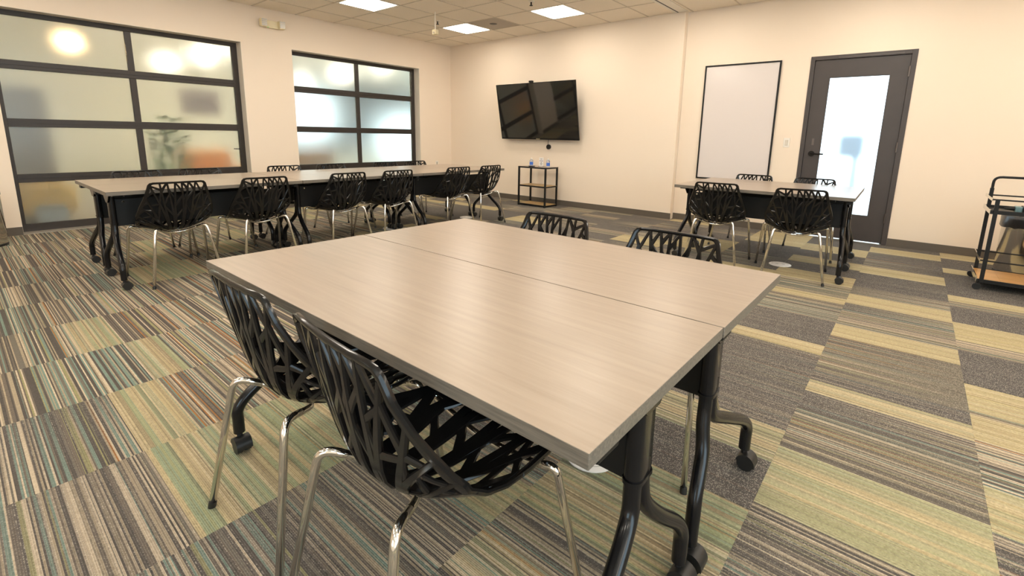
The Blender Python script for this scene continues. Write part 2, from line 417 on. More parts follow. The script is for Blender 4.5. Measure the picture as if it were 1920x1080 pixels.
# ------------------------------------------------------------------ sectional windows
def window(n, y0, y1, mul):
    xf = XL-.15                                     # front face of the frame
    w_ = empty_struct('window_%d' % n)
    rails = [(0.0, .088), (.552, .645), (1.157, 1.246), (1.765, 1.858), (2.312, ZT)]
    for k, (a, b) in enumerate(rails):
        bm = B(xf-.05, xf, y0, y1, a, b, bev=.003)
        if 0 < k < 4: box(bm, xf, xf+.006, y0+.04, y1-.05, (a+b)/2-.004, (a+b)/2+.006)
        link('rail', bm, FRAME, w_)
    link('stile', B(xf-.05, xf+.002, y0, y0+.04, .088, 2.312, bev=.003), FRAME, w_)
    link('stile', B(xf-.05, xf+.002, y1-.072, y1, .088, 2.312, bev=.003), FRAME, w_)
    for (a, b), (c_, d) in zip(rails, rails[1:]):
        link('mullion', B(xf-.045, xf-.001, mul-.032, mul+.032, b, c_, bev=.002), FRAME, w_)
        for u, v in ((y0+.04, mul-.032), (mul+.032, y1-.072)):
            link('pane', B(xf-.030, xf-.024, u, v, b, c_), FROST, w_)
    # reveal lining and threshold
    j = bmesh.new(); box(j, XL-.15, XL+.001, y1-.004, y1, 0, ZT); box(j, XL-.15, XL+.001, y0, y1, ZT-.004, ZT)
    link('jamb_lining', j, JAMB, w_)
    link('threshold', B(XL-.16, XL+.012, y0, y1-.004, -.006, .006), TRIMW, w_)
    return w_
w1 = window(1, *W1, 1.622)
w2 = window(2, *W2, 4.708)
dm = bmesh.new()
for i in range(7): box(dm, XL-.1735, XL-.1725, 2.69+.011*i, 2.698+.011*i, .895-.001*i, .911)
link('decal', dm, INK, w1)
for k, (a, b) in enumerate(((5.79, .83), )): link('decal', B(XL-.1735, XL-.1725, a, a+.03, b, b+.012), INK, w2)

# room on the other side of the frosted windows
XN = -12.0
LW = mat('lounge_wall', (.62, .58, .46), .8); LF = mat('lounge_floor', (.30, .27, .22), .7)
nb = bmesh.new(); box(nb, XN-.1, XL-.25, YB-2, YD+4, -.1, -.008); lf = struct('floor_2', nb, LF)
struct('ceiling_2', B(XN-.1, XL-.25, YB-2, YD+4, 2.95, 3.05), CEIL)
nb = bmesh.new(); box(nb, XN-.1, XN, YB-2, 4.6, 0, 2.95); box(nb, XN-.1, XN, 4.6, YD+4, 0, .5); box(nb, XN-.1, XN, 4.6, YD+4, 2.75, 2.95)
box(nb, XN-.1, XL-.25, YB-2.1, YB-2, 0, 2.95)
struct('wall_lounge', nb, LW)
def tinted():
    m = bpy.data.materials.new('tinted_glass'); m.use_nodes = True; n = m.node_tree.nodes; n.clear()
    a = n.new('ShaderNodeBsdfTransparent'); a.inputs[0].default_value = (.13, .168, .185, 1); o = n.new('ShaderNodeOutputMaterial'); m.node_tree.links.new(a.outputs[0], o.inputs[0]); return m
tg = bmesh.new()
for a in ((4.6, 5.4, .5, 2.75), (5.4, 6.7, .5, 1.05), (5.4, 6.7, 2.1, 2.75), (6.7, 8.2, .5, 2.75), (8.2, 9.7, 1.6, 2.75), (9.7, YD+4, .5, 2.75)): box(tg, XN-.05, XN-.045, *a)
struct('window_5', tg, tinted())
for k in range(4):
    struct('trim_%d' % (3+k), B(XN-.06, XN-.0, 4.6+1.9*k, 4.68+1.9*k, .5, 2.75), FRAME)
LIT = emit('lounge_lamp_light', (1, .93, .80), 62); LITW = emit('lounge_pendant_light', (1, .66, .34), 40)
t = thing('pendant_lamp', 'warm glowing pendant blurred behind the upper left pane of the left window', 'lamp', (-8.7, 1.25, 0))
link('shade', Lt([(.02, 2.20), (.06, 2.21), (.08, 2.26), (.06, 2.31), (.02, 2.32)], n=16), LITW, t, 3)
link('cord', T([(0, 0, 2.36), (0, 0, 2.95)], .006, n=6), BLKP, t)
def downlight(x, y, s, z, label):
    t = thing('lounge_light', label, 'light', (x, y, 0))
    link('diffuser', Lt([(s, z), (s*.9, z-.03), (.02, z-.035)][::-1], n=16), LIT, t); link('rod', T([(0, 0, z), (0, 0, 2.95)], .01, n=6), WHITE, t)
downlight(-9.2, 2.94, 0.136, 2.40, 'white glowing lamp behind the upper right pane of the left window, the larger')
downlight(-9.2, 2.42, 0.105, 2.22, 'small white glowing lamp behind the upper right pane of the left window')
downlight(-9.6, 3.55, 0.093, 2.66, 'lamp glowing at the top right corner of the left window')
downlight(-9.2, 5.42, 0.149, 2.38, 'large glowing lamp behind the upper left pane of the right window')
downlight(-9.6, 4.75, 0.087, 2.20, 'small glowing lamp low in the upper left pane of the right window')
downlight(-9.6, 6.6, 0.093, 2.66, 'lamp glowing at the top of the right window')
def armchair(x, y, rz, m, label):
    t = thing('armchair', label, 'armchair', (x, y, 0), rz)
    link('seat', B(-.34, .34, -.30, .30, .14, .42, bev=.06), m, t); link('backrest', B(-.36, .36, .24, .40, .2, .86, bev=.06), m, t)
    for s in (-1, 1): link('armrest', B(s*.40-.06, s*.40+.06, -.3, .36, .12, .60, bev=.04), m, t)
    for s in (-1, 1):
        for u in (-1, 1): link('leg', B(s*.32-.02, s*.32+.02, u*.26-.02, u*.26+.02, -.008, .14), BLKP, t)
ORG = mat('orange_fabric', (.78, .34, .08), .9); MUS = mat('mustard_fabric', (.62, .40, .10), .9); DRK = mat('dark_fabric', (.10, .09, .09), .9); GRY = mat('grey_fabric', (.2, .21, .22), .9)
armchair(-8.25, 2.62, pi/2, ORG, 'orange armchair blurred behind the frosted left window')
t = thing('ottoman', 'mustard ottoman blurred behind the bottom left pane of the left window', 'ottoman', (-8.2, .74, 0))
link('cushion', Lt([(.24, .10), (.29, .14), (.30, .42), (.26, .47), (.05, .48)], n=24), MUS, t, .8)
for k in range(4): link('foot', T([(.17*cos(k*pi/2+.7), .17*sin(k*pi/2+.7), -.008), (.17*cos(k*pi/2+.7), .17*sin(k*pi/2+.7), .11)], .02, n=8), BLKP, t)
t = thing('side_cushion', 'dark cushion in front of the mustard ottoman behind the left window', 'cushion', (-7.82, .74, .103)); link('cover', B(-.07, .07, -.14, .14, -.11, .16, bev=.05), GRY, t)
def cabinet(x, y, sx, sy, h, m, label):
    t = thing('cabinet', label, 'cabinet', (x, y, 0)); link('body', B(-sx/2, sx/2, -sy/2, sy/2, .05, h, bev=.01), m, t); link('plinth', B(-sx/2+.02, sx/2-.02, -sy/2+.02, sy/2-.02, -.008, .05), BLKP, t)
    link('top', B(-sx/2-.01, sx/2+.01, -sy/2-.01, sy/2+.01, h, h+.02), m, t)
cabinet(-8.75, .72, .35, .42, 1.62, DRK, 'dark tall cabinet blurred behind the far left edge of the left window')
cabinet(-8.9, 4.45, .4, .8, .86, mat('brown_cabinet', (.30, .17, .10), .7), 'brown low cabinet blurred behind the right window')
GREEN = mat('leaf_green', (.09, .25, .06), .6)
t = thing('potted_plant', 'green leafy plant blurred behind the lower right pane of the left window', 'plant', (-7.98, 2.0, 0))
link('pot', Lt([(.12, -.008), (.16, .3), (.14, .3)], n=14), WHITE, t)
lv = bmesh.new()
for k in range(170):
    a = rnd.uniform(0, 2*pi); r = rnd.uniform(.02, .22); z = rnd.uniform(.55, 1.3); p = Vector((r*cos(a)*.8, r*sin(a), z)); q = Vector((cos(a), sin(a), .3))*.16; s = Vector((-sin(a), cos(a), 0))*.05
    v = [lv.verts.new(x) for x in (p, p+q*.5+s, p+q, p+q*.5-s)]; lv.faces.new(v)
for k in range(10): a = k*.7; tube(lv, [(0, 0, .28), (.2*cos(a), .2*sin(a), .9)], .006, n=4)
link('foliage', lv, GREEN, t)
t = thing('display_screen', 'dim purple grey screen blurred behind the middle right pane of the left window', 'screen', (-8.5, 2.62, 1.55))
link('panel', B(-.03, .03, -.26, .26, -.16, .20, bev=.01), mat('violet_grey', (.16, .14, .2), .5), t); link('hanging_pole', T([(0, 0, .20), (0, 0, 1.40)], .015, n=8), BLKP, t)

# ------------------------------------------------------------------ door
d = empty_struct('door_1')
yf = YD-.008
fr = bmesh.new(); box(fr, DX0, DX0+.045, yf, YD+.12, 0, DZ, bev=.002); box(fr, DX1-.05, DX1, yf, YD+.12, 0, DZ, bev=.002); box(fr, DX0+.045, DX1-.05, yf, YD+.12, DZ-.045, DZ, bev=.002)
link('door_frame', fr, DOORM, d)
lx0, lx1, lz1 = DX0+.048, DX1-.053, DZ-.049; gx0, gx1, gz0, gz1 = -.920, -.344, .312, 1.910; ly = YD+.012
fr2 = bmesh.new(); box(fr2, DX0+.044, DX0+.066, ly+.046, ly+.07, 0, DZ-.045); box(fr2, DX1-.068, DX1-.049, ly+.046, ly+.07, 0, DZ-.045); box(fr2, DX0+.066, DX1-.068, ly+.046, ly+.07, DZ-.066, DZ-.044)
link('door_stop', fr2, DOORM, d)
lf = bmesh.new(); box(lf, lx0, gx0, ly, ly+.045, .014, lz1); box(lf, gx1, lx1, ly, ly+.045, .014, lz1); box(lf, gx0, gx1, ly, ly+.045, .014, gz0); box(lf, gx0, gx1, ly, ly+.045, gz1, lz1)
link('door_leaf', lf, DOORM, d)
link('door_glass', B(gx0, gx1, ly+.018, ly+.026, gz0, gz1), FROSTD, d)
gb = bmesh.new()
for a in ((gx0, gx0+.008, gz0, gz1), (gx1-.008, gx1, gz0, gz1)): box(gb, a[0], a[1], ly+.004, ly+.018, a[2], a[3])
for a in ((gz0, gz0+.008), (gz1-.008, gz1)): box(gb, gx0+.008, gx1-.008, ly+.004, ly+.018, *a)
link('glazing_bead', gb, DOORM, d)
hx, hz = -1.001, 1.017
hd = T([(hx, ly, hz), (hx, ly-.012, hz)], .034, n=20); hn = link('handle', hd, BLKM, d, .6)
link('lever', T(rounded([(hx, ly-.01, hz), (hx, ly-.055, hz), (hx+.13, ly-.05, hz-.003)], .02), .010, n=10), BLKM, hn, .6)
link('lock_plate', B(hx-.012, hx+.012, ly-.003, ly, 1.12, 1.20, bev=.001), HINGE, d)
for z in (1.93, 1.115, .31): link('hinge', T([(DX1-.052, YD-.012, z-.055), (DX1-.052, YD-.012, z+.055)], .009, n=8), HINGE, d, .6)
link('door_closer_strip', B(-.85, -.25, yf-.004, yf, DZ-.030, DZ-.024), HINGE, d)
link('door_sill', B(DX0, DX1, YD, YD+.16, -.006, .004), TRIMW, d)
# outside the door
struct('ground_outside', B(-4, 4, YD+.16, YD+9, -.12, -.02), mat('pavement', (.55, .53, .5), .9))
t = thing('post_box', 'blurred dark blue post box outside behind the frosted door glass', 'post', (-.70, 7.95, 0))
DB = mat('blue_grey_metal', (.06, .12, .2), .5)
link('post', T([(.06, 0, -.02), (.06, 0, .95)], .05, n=12), DB, t); link('head', B(-.17, .15, -.06, .06, .95, 1.28, bev=.05), DB, t)

# ------------------------------------------------------------------ ceiling fixtures
GRP = 'square ceiling lights'
lab = {(0, 0): 'square ceiling light second nearest the corner, below the hanging sensor', (0, 1): 'square ceiling light at the top edge, left of the round ceiling speaker',
       (1, 0): 'square ceiling light nearest the screen wall, right of the grey perforated panel'}
proto = None
for i in range(6):
    for j in range(5):
        x, y = lights[i*5+j]
        lb = lab.get((i, j), 'square ceiling light outside the picture, behind or above the camera')
        if proto is None:
            proto = thing('ceiling_light', lb, 'light', (x, y, 0), 0, GRP)
            f = bmesh.new()
            for a in ((.009, .04, .009, .601), (.57, .601, .009, .601), (.04, .57, .009, .04), (.04, .57, .57, .601)): box(f, a[0], a[1], a[2], a[3], HC-.001, HC+.016)
            link('frame', f, WHITE, proto); link('diffuser', B(.04, .57, .04, .57, HC-.004, HC+.014, bev=.004), GLOW, proto)
        else: dup(proto, (x, y, 0), 0, lb, GRP)
t = thing('ceiling_speaker', 'round white flush ceiling speaker near the window wall', 'speaker', (-6.56, 4.60, HC))
link('grille', Lt([(.085, -.006), (.09, -.003), (.09, .0009)], n=28), CEIL, t, .5); link('ring', Lt([(.105, -.004), (.11, 0), (.11, .0009)], n=28), WHITE, t, .5)
link('diffuser_hub', Lt([(.05, -.004), (.06, 0.0), (.06, .0005)], (vent_c[0]+.3-0, vent_c[1]+.3, HC), n=16), mat('hub_grey', (.12, .11, .10), .6), ceil)
def sprinkler(x, y, lb):
    t = thing('sprinkler', lb, 'sprinkler', (x, y, HC), 0, 'ceiling sprinklers')
    link('escutcheon', Lt([(.038, -.008), (.042, -.002), (.042, .0009)], n=16), WHITE, t, .5); link('head', Lt([(.006, -.055), (.022, -.052), (.022, -.047), (.008, -.045), (.010, -.009)], n=12), BLKP, t, .5)
sprinkler(-5.93, 5.12, 'sprinkler head beside the rod of the hanging sensor'); sprinkler(-4.10, 5.12, 'sprinkler head at the picture top, left of the light by the screen wall')
t = thing('hanging_sensor', 'small cream box hanging from the ceiling on a thin white rod', 'sensor', (-5.553, 4.75, 0))
link('rod', T([(0, 0, 2.63), (0, 0, HC+.0009)], .006, n=8), WHITE, t); link('housing', B(-.04, .04, -.03, .03, 2.565, 2.635, bev=.008), mat('cream_plastic', (.75, .65, .42), .4), t)
link('lens', T([(0, -.03, 2.59), (0, -.036, 2.59)], .014, n=12), TAN, t)
t = thing('emergency_light', 'cream twin head emergency light high on the wall between the windows', 'emergency light', (XL, 3.26, 2.66))
CR = mat('emergency_case', (.80, .70, .46), .4)
link('case', B(0, .05, -.11, .11, -.05, .05, bev=.006), CR, t)
for s, ry in ((-1, -.3), (1, .3)):
    h = link('lamp_head', B(.02, .10, s*.125-.043, s*.125+.043, -.05, .06, bev=.012), CR, t)
    lb_ = bmesh.new()
    for k in range(4): box(lb_, .10, .104, s*.125-.036, s*.125+.036, -.037+.024*k, -.02+.024*k)
    link('lens_rib', lb_, mat('lens', (.55, .52, .5), .2), h)
link('indicator', B(.05, .053, -.07, -.05, -.048, -.040), mat('green_led', (.1, .7, .25), .4), t)

# ------------------------------------------------------------------ wall-mounted things
t = thing('whiteboard', 'tall whiteboard with a thin black frame on the wall left of the door', 'whiteboard', (0, YD, 0))
bx0, bx1, bz0, bz1 = -2.362, -1.453, .634, 2.132
link('panel', B(bx0, bx1, -.016, -.001, bz0, bz1), BOARD, t)
for a in ((bx0-.012, bx0+.008, bz0-.012, bz1+.012), (bx1-.008, bx1+.012, bz0-.012, bz1+.012)): link('frame_strip', B(a[0], a[1], -.024, -.001, a[2], a[3], bev=.002), BLKP, t)
for a in ((bz0-.012, bz0+.008), (bz1-.008, bz1+.012)): link('frame_strip', B(bx0+.008, bx1-.008, -.024, -.001, *a, bev=.002), BLKP, t)
t = thing('light_switch', 'white light switch on the wall between whiteboard and door', 'switch', (-1.284, YD, 1.143))
link('plate', B(-.035, .035, -.007, -.0005, -.057, .057, bev=.002), WHITE, t); link('rocker', B(-.016, .016, -.012, -.006, -.033, .033, bev=.002), mat('rocker', (.70, .64, .55), .4), t)
t = thing('wall_outlet', 'small outlet on the window wall near the corner', 'outlet', (XL, 6.32, .59))
link('plate', B(.0005, .007, -.035, .035, -.05, .05, bev=.002), WHITE, t); link('socket', B(.006, .010, -.014, .014, -.03, .03, bev=.002), mat('outlet_grey', (.45, .4, .33), .4), t)
# television, tilted down from the wall
tv = thing('television', 'large wall mounted black television tilted down above the small shelf', 'television', (-5.063, YT-.19, 1.573))
tv.rotation_euler = (math.radians(11), 0, 0)
hw, hh = .833, .473
link('back_cover', B(-hw+.03, hw-.03, .004, .05, -hh+.03, hh-.03, bev=.01), BLKP, tv)
bz = bmesh.new()
for a in ((-hw, -hw+.010, -hh, hh), (hw-.010, hw, -hh, hh)): box(bz, a[0], a[1], -.014, .008, a[2], a[3])
box(bz, -hw+.010, hw-.010, -.014, .008, hh-.010, hh); box(bz, -hw+.010, hw-.010, -.016, .008, -hh, -hh+.022)
link('bezel', bz, BLKM, tv); link('screen', B(-hw+.010, hw-.010, -.010, .004, -hh+.022, hh-.010), SCREEN, tv)
link('badge', B(-.04, .04, -.018, -.015, -hh+.004, -hh+.018), CHROME, tv)
link('mount_bracket', B(-.25, .25, .05, .13, -.2, .15), BLKP, tv)
t = thing('webcam', 'small black camera on the top edge of the television', 'camera', (-5.115, YT-.285, 2.036))
link('body', B(-.035, .035, -.02, .03, .002, .034, bev=.006), BLKP, t); link('lens', T([(0, -.02, .018), (0, -.026, .018)], .010, n=12), BLKM, t)
t = thing('cable_grommet', 'round black cable puck on the wall under the television', 'cable', (-4.905, YT, .985))
link('puck', T([(0, -.001, 0), (0, -.03, 0)], .042, n=24), BLKM, t, .5); link('cable', T(smoothpath([(-.002, -.03, .03), (0, -.035, .07), (.005, -.03, .16)]), .004, n=6), BLKP, t)

# ------------------------------------------------------------------ small shelf under the television
t = thing('shelf_unit', 'small black metal shelf with wooden boards under the television', 'shelf', (0, 0, 0))
sx0, sx1, sy0, sy1, sh, p_ = -5.19, -4.605, 6.225, 6.575, .66, .026
for x in (sx0, sx1-p_):
    for y in (sy0, sy1-p_): link('post', B(x, x+p_, y, y+p_, 0, sh, bev=.001), BLKP, t)
for z in (.012, .325, sh-.024):
    f = bmesh.new()
    for y in (sy0, sy1-p_): box(f, sx0+p_, sx1-p_, y, y+p_, z, z+.022)
    for x in (sx0, sx1-p_): box(f, x, x+p_, sy0+p_, sy1-p_, z, z+.022)
    link('shelf_rim', f, BLKP, t)
    link('board', B(sx0+.004, sx1-.004, sy0+p_, sy1-p_, z+.010, z+.0235), HONEY if z < .6 else OAK, t)
def bottle(x, y, h, lb):
    t = thing('bottle', lb, 'bottle', (x, y, sh), 0, 'bottles on the small shelf')
    link('body', Lt([(.028, 0), (.030, .01), (.030, h*.7), (.012, h*.88), (.012, h*.92)], n=14), CLEAR, t, .7)
    link('label', Lt([(.0308, h*.15), (.0308, h*.5)], n=14), BLUE, t, .7); link('cap', Lt([(.013, h*.9), (.014, h*1.0), (.010, h*1.01)], n=12), WHITE, t, .7)
bottle(-5.06, 6.42, .135, 'small clear bottle with a blue label, left one on the shelf'); bottle(-4.69, 6.40, .14, 'small clear bottle with a blue label, right one on the shelf')
t = thing('sign_holder', 'small clear sign holder with printed sheet between the two bottles', 'sign', (-4.87, 6.45, sh))
link('base', B(-.045, .045, -.03, .03, 0, .006), CLEAR, t); link('sheet', B(-.045, .045, -.002, .002, .006, .15), PAPER, t)
m_ = bmesh.new()
for k, (a, b) in enumerate(((.12, .020), (.09, .035), (.065, .015), (.045, .022), (.025, .015))): box(m_, -b, b, -.003, -.002, a, a+.008)
link('print', m_, INK, t)
t = thing('tray', 'small flat black dish on top of the small shelf', 'dish', (-4.965, 6.31, sh)); link('dish', Lt([(.05, 0), (.06, .012), (.055, .012)], n=20), BLKM, t, .6)

# ------------------------------------------------------------------ tables
def training_table(L, W, label, off=0.0):
    """local origin at floor centre, long axis x"""
    t = thing('training_table', label, 'table')
    H = .725; th = .028
    tb = B(-L/2, L/2, -W/2, W/2, H-th, H, bev=.0015)
    tb.normal_update()
    for f in tb.faces: f.material_index = 0 if f.normal.z > .7 else 1
    link('tabletop', tb, [OAK, EDGE], t)
    xc = L/2-.070
    for s in (-1, 1):
        x = s*xc
        cp = []
        for k in range(16):
            a = 2*pi*k/16; cx = .020*cos(a); cy = off+(.020 if sin(a) > 0 else -.020)+.020*sin(a); cp.append((x+cx, cy))
        cl = bmesh.new()
        prism(cl, cp, 'z', .455, .695)
        link('column', cl, BLKM, t, .6)
        cr = bmesh.new(); prism(cr, [(x+(a-x)*1.13, off+(b-off)*1.08) for a, b in cp], 'z', .452, .462)
        link('collar', cr, BLKM, t, .6)
        br = bmesh.new(); box(br, x-.028, x+.028, -W/2+.05, W/2-.05, H-th-.012, H-th)
        prism(br, [(off-.10, .685), (off+.10, .685), (off+.030, .62), (off-.030, .62)], 'x', x+s*.0205, x+s*.026)
        link('bracket', br, [BLKM], t)
        for u in (-1, 1):
            yf = u*(W/2-.036); D = yf-off; fx = x+s*.030
            pts = smoothpath([(x, off+u*.018, .50), (x, off+u*.020, .43), (x+s*.004, off+u*.036, .37), (x+s*.016, off+D*.42, .30), (x+s*.026, off+D*.84, .215), (fx, yf-.004*u, .165), (fx, yf, .12), (fx, yf, .074)], 4)
            lg = link('leg', T(pts, .0195, n=12), BLKM, t, .8)
            cs = bmesh.new(); yy = yf
            tube(cs, [(fx, yy, .074), (fx, yy, .05)], .010, n=8)
            for q in (-1, 1):
                tube(cs, [(fx+.012, yy+q*.006, .028), (fx+.012, yy+q*.024, .028)], .0275, n=16)
            prism(cs, [(fx+.012+.032*cos(pi*k/10-.2), .028+.034*sin(pi*k/10-.2)) for k in range(11)], 'y', yy-.0265, yy+.0265)
            link('castor', cs, RUB, lg, .6)
    link('modesty_panel', B(-xc+.022, xc-.022, off-.006, off+.006, .435, .640, bev=.002), BLKP, t)
    lt_ = bmesh.new()
    for s in (-1, 1): box(lt_, s*(xc-.10)-.02, s*(xc-.10)+.02, off-.02, off+.02, .655, .697)
    link('hanger', lt_, BLKP, t)
    for s in (-1, 1):
        link('release_lever', B(s*(L/2-.035)-.02, s*(L/2-.035)+.02, -s*(W/2-.09)-.035, -s*(W/2-.09)+.035, .665, .690, bev=.004), BLKP, t)
    link('bolt', T([(-xc+.07, off-.006, .62), (-xc+.07, off-.010, .62)], .008, n=10), CHROME, t)
    return t
def place(tb, x, y, rz=0): tb.location = (x, y, 0); tb.rotation_euler = (0, 0, rz)
GT = 'wheeled training tables'
place(training_table(1.526, .606, 'foreground table nearest the camera, ash top, with two chairs tucked under its near side', .03), -1.062, .830)
place(training_table(1.526, .606, 'foreground table behind the nearest one, its far side facing the whiteboard', -.13), -1.060, 1.4395)
place(training_table(1.466, .606, 'table near the door with two chairs on the camera side', -.03), -1.068, 4.875, math.radians(1.2))
place(training_table(1.466, .606, 'table closest to the door and whiteboard, joined behind the one with camera-side chairs', -.10), -1.081, 5.484, math.radians(1.2))
proto_rows = [training_table(1.386, .582, 'long row by the windows: near end table on the side away from the windows', 0.0), training_table(1.386, .582, 'long row by the windows: near end table on the window side', -.09)]
rows = {(0, 1): 'long row by the windows: middle table on the side away from the windows', (0, 2): 'long row by the windows: far end table away from the windows, pointing at the shelf',
        (1, 1): 'long row by the windows: middle table on the window side', (1, 2): 'long row by the windows: far end table on the window side'}
for a in (0, 1): place(proto_rows[a], -4.583-.586*a, 1.378, pi/2)
for (a, b), lb in rows.items(): dup(proto_rows[a], (-4.583-.586*a, 1.378+1.392*b, 0), pi/2, lb)

# ------------------------------------------------------------------ chairs
CL = [(.385, -.240, .781), (.30, -.230, .697), (.20, -.211, .596), (.11, -.187, .499), (.05, -.157, .442), (0, -.114, .408), (-.06, -.05, .389), (-.13, .02, .384), (-.22, .11, .393), (-.31, .198, .407), (-.37, .257, .413), (-.42, .305, .405)]
KK = [(.38, .020), (.28, .040), (.18, .066), (.10, .090), (0, .094), (-.08, .074), (-.2, .050), (-.3, .030), (-.42, .012)]
def lin(tab, b, i=1):
    if b >= tab[0][0]: return tab[0][i]
    for p, q in zip(tab, tab[1:]):
        if q[0] <= b: t = (p[0]-b)/(p[0]-q[0]); return p[i]+(q[i]-p[i])*t
    return tab[-1][i]
def cmr(b, i):
    xs = CL
    if b >= xs[0][0]: return xs[0][i]+(b-xs[0][0])*(xs[0][i]-xs[1][i])/(xs[0][0]-xs[1][0])
    for k in range(len(xs)-1):
        if xs[k+1][0] <= b:
            p0, p1, p2, p3 = xs[max(k-1, 0)], xs[k], xs[k+1], xs[min(k+2, len(xs)-1)]
            t = (p1[0]-b)/(p1[0]-p2[0])
            return .5*(2*p1[i]+(p2[i]-p0[i])*t+(2*p0[i]-5*p1[i]+4*p2[i]-p3[i])*t*t+(3*p1[i]-p0[i]-3*p2[i]+p3[i])*t**3)
    return xs[-1][i]
def cnorm(b):
    h = .012; dy = cmr(b+h, 1)-cmr(b-h, 1); dz = cmr(b+h, 2)-cmr(b-h, 2); L = math.hypot(dy, dz)
    return (dz/L, -dy/L)       # towards the sitter
def S(a, b, off=0):
    ny, nz = cnorm(b); k = lin(KK, b)*(a/.25)**2
    return Vector((a, cmr(b, 1)+ny*(k+off), cmr(b, 2)+nz*(k+off)))
def bar(bm, pts, ws, th=.0085, mi=0, sub=.022):
    """flat ribbed bar following the shell; pts in (a,b) shell coordinates"""
    P = []; W = []
    for (p, q, w0, w1_) in zip(pts, pts[1:], ws, ws[1:]):
        n = max(1, int(math.dist(p, q)/sub))
        for k in range(n): t = k/n; P.append((p[0]+(q[0]-p[0])*t, p[1]+(q[1]-p[1])*t)); W.append(w0+(w1_-w0)*t)
    P.append(pts[-1]); W.append(ws[-1]); rings = []
    for i, (a, b) in enumerate(P):
        pa = P[max(i-1, 0)]; pb = P[min(i+1, len(P)-1)]; dx, dy = pb[0]-pa[0], pb[1]-pa[1]; L = math.hypot(dx, dy) or 1; nx, ny = -dy/L, dx/L
        w_ = W[i]/2; prof = [(w_, -th*.12), (w_-.0025, th/2), (-w_+.0025, th/2), (-w_, -th*.12), (-w_+.003, -th/2), (w_-.003, -th/2)]
        rings.append([bm.verts.new(S(a+nx*u, b+ny*u, v)) for u, v in prof])
    for r0, r1 in zip(rings, rings[1:]):
        for k in range(6): bm.faces.new((r0[k], r0[(k+1) % 6], r1[(k+1) % 6], r1[k]))
    bm.faces.new(rings[0][::-1]); bm.faces.new(rings[-1])
OUT = [(.0, .385), (.09, .385), (.152, .384), (.173, .376), (.186, .358), (.200, .31), (.218, .25), (.235, .20), (.250, .145), (.254, .10), (.252, .05), (.250, 0), (.246, -.06), (.240, -.14), (.232, -.22), (.220, -.30), (.205, -.355), (.180, -.392), (.14, -.408), (.07, -.412), (0, -.413)]
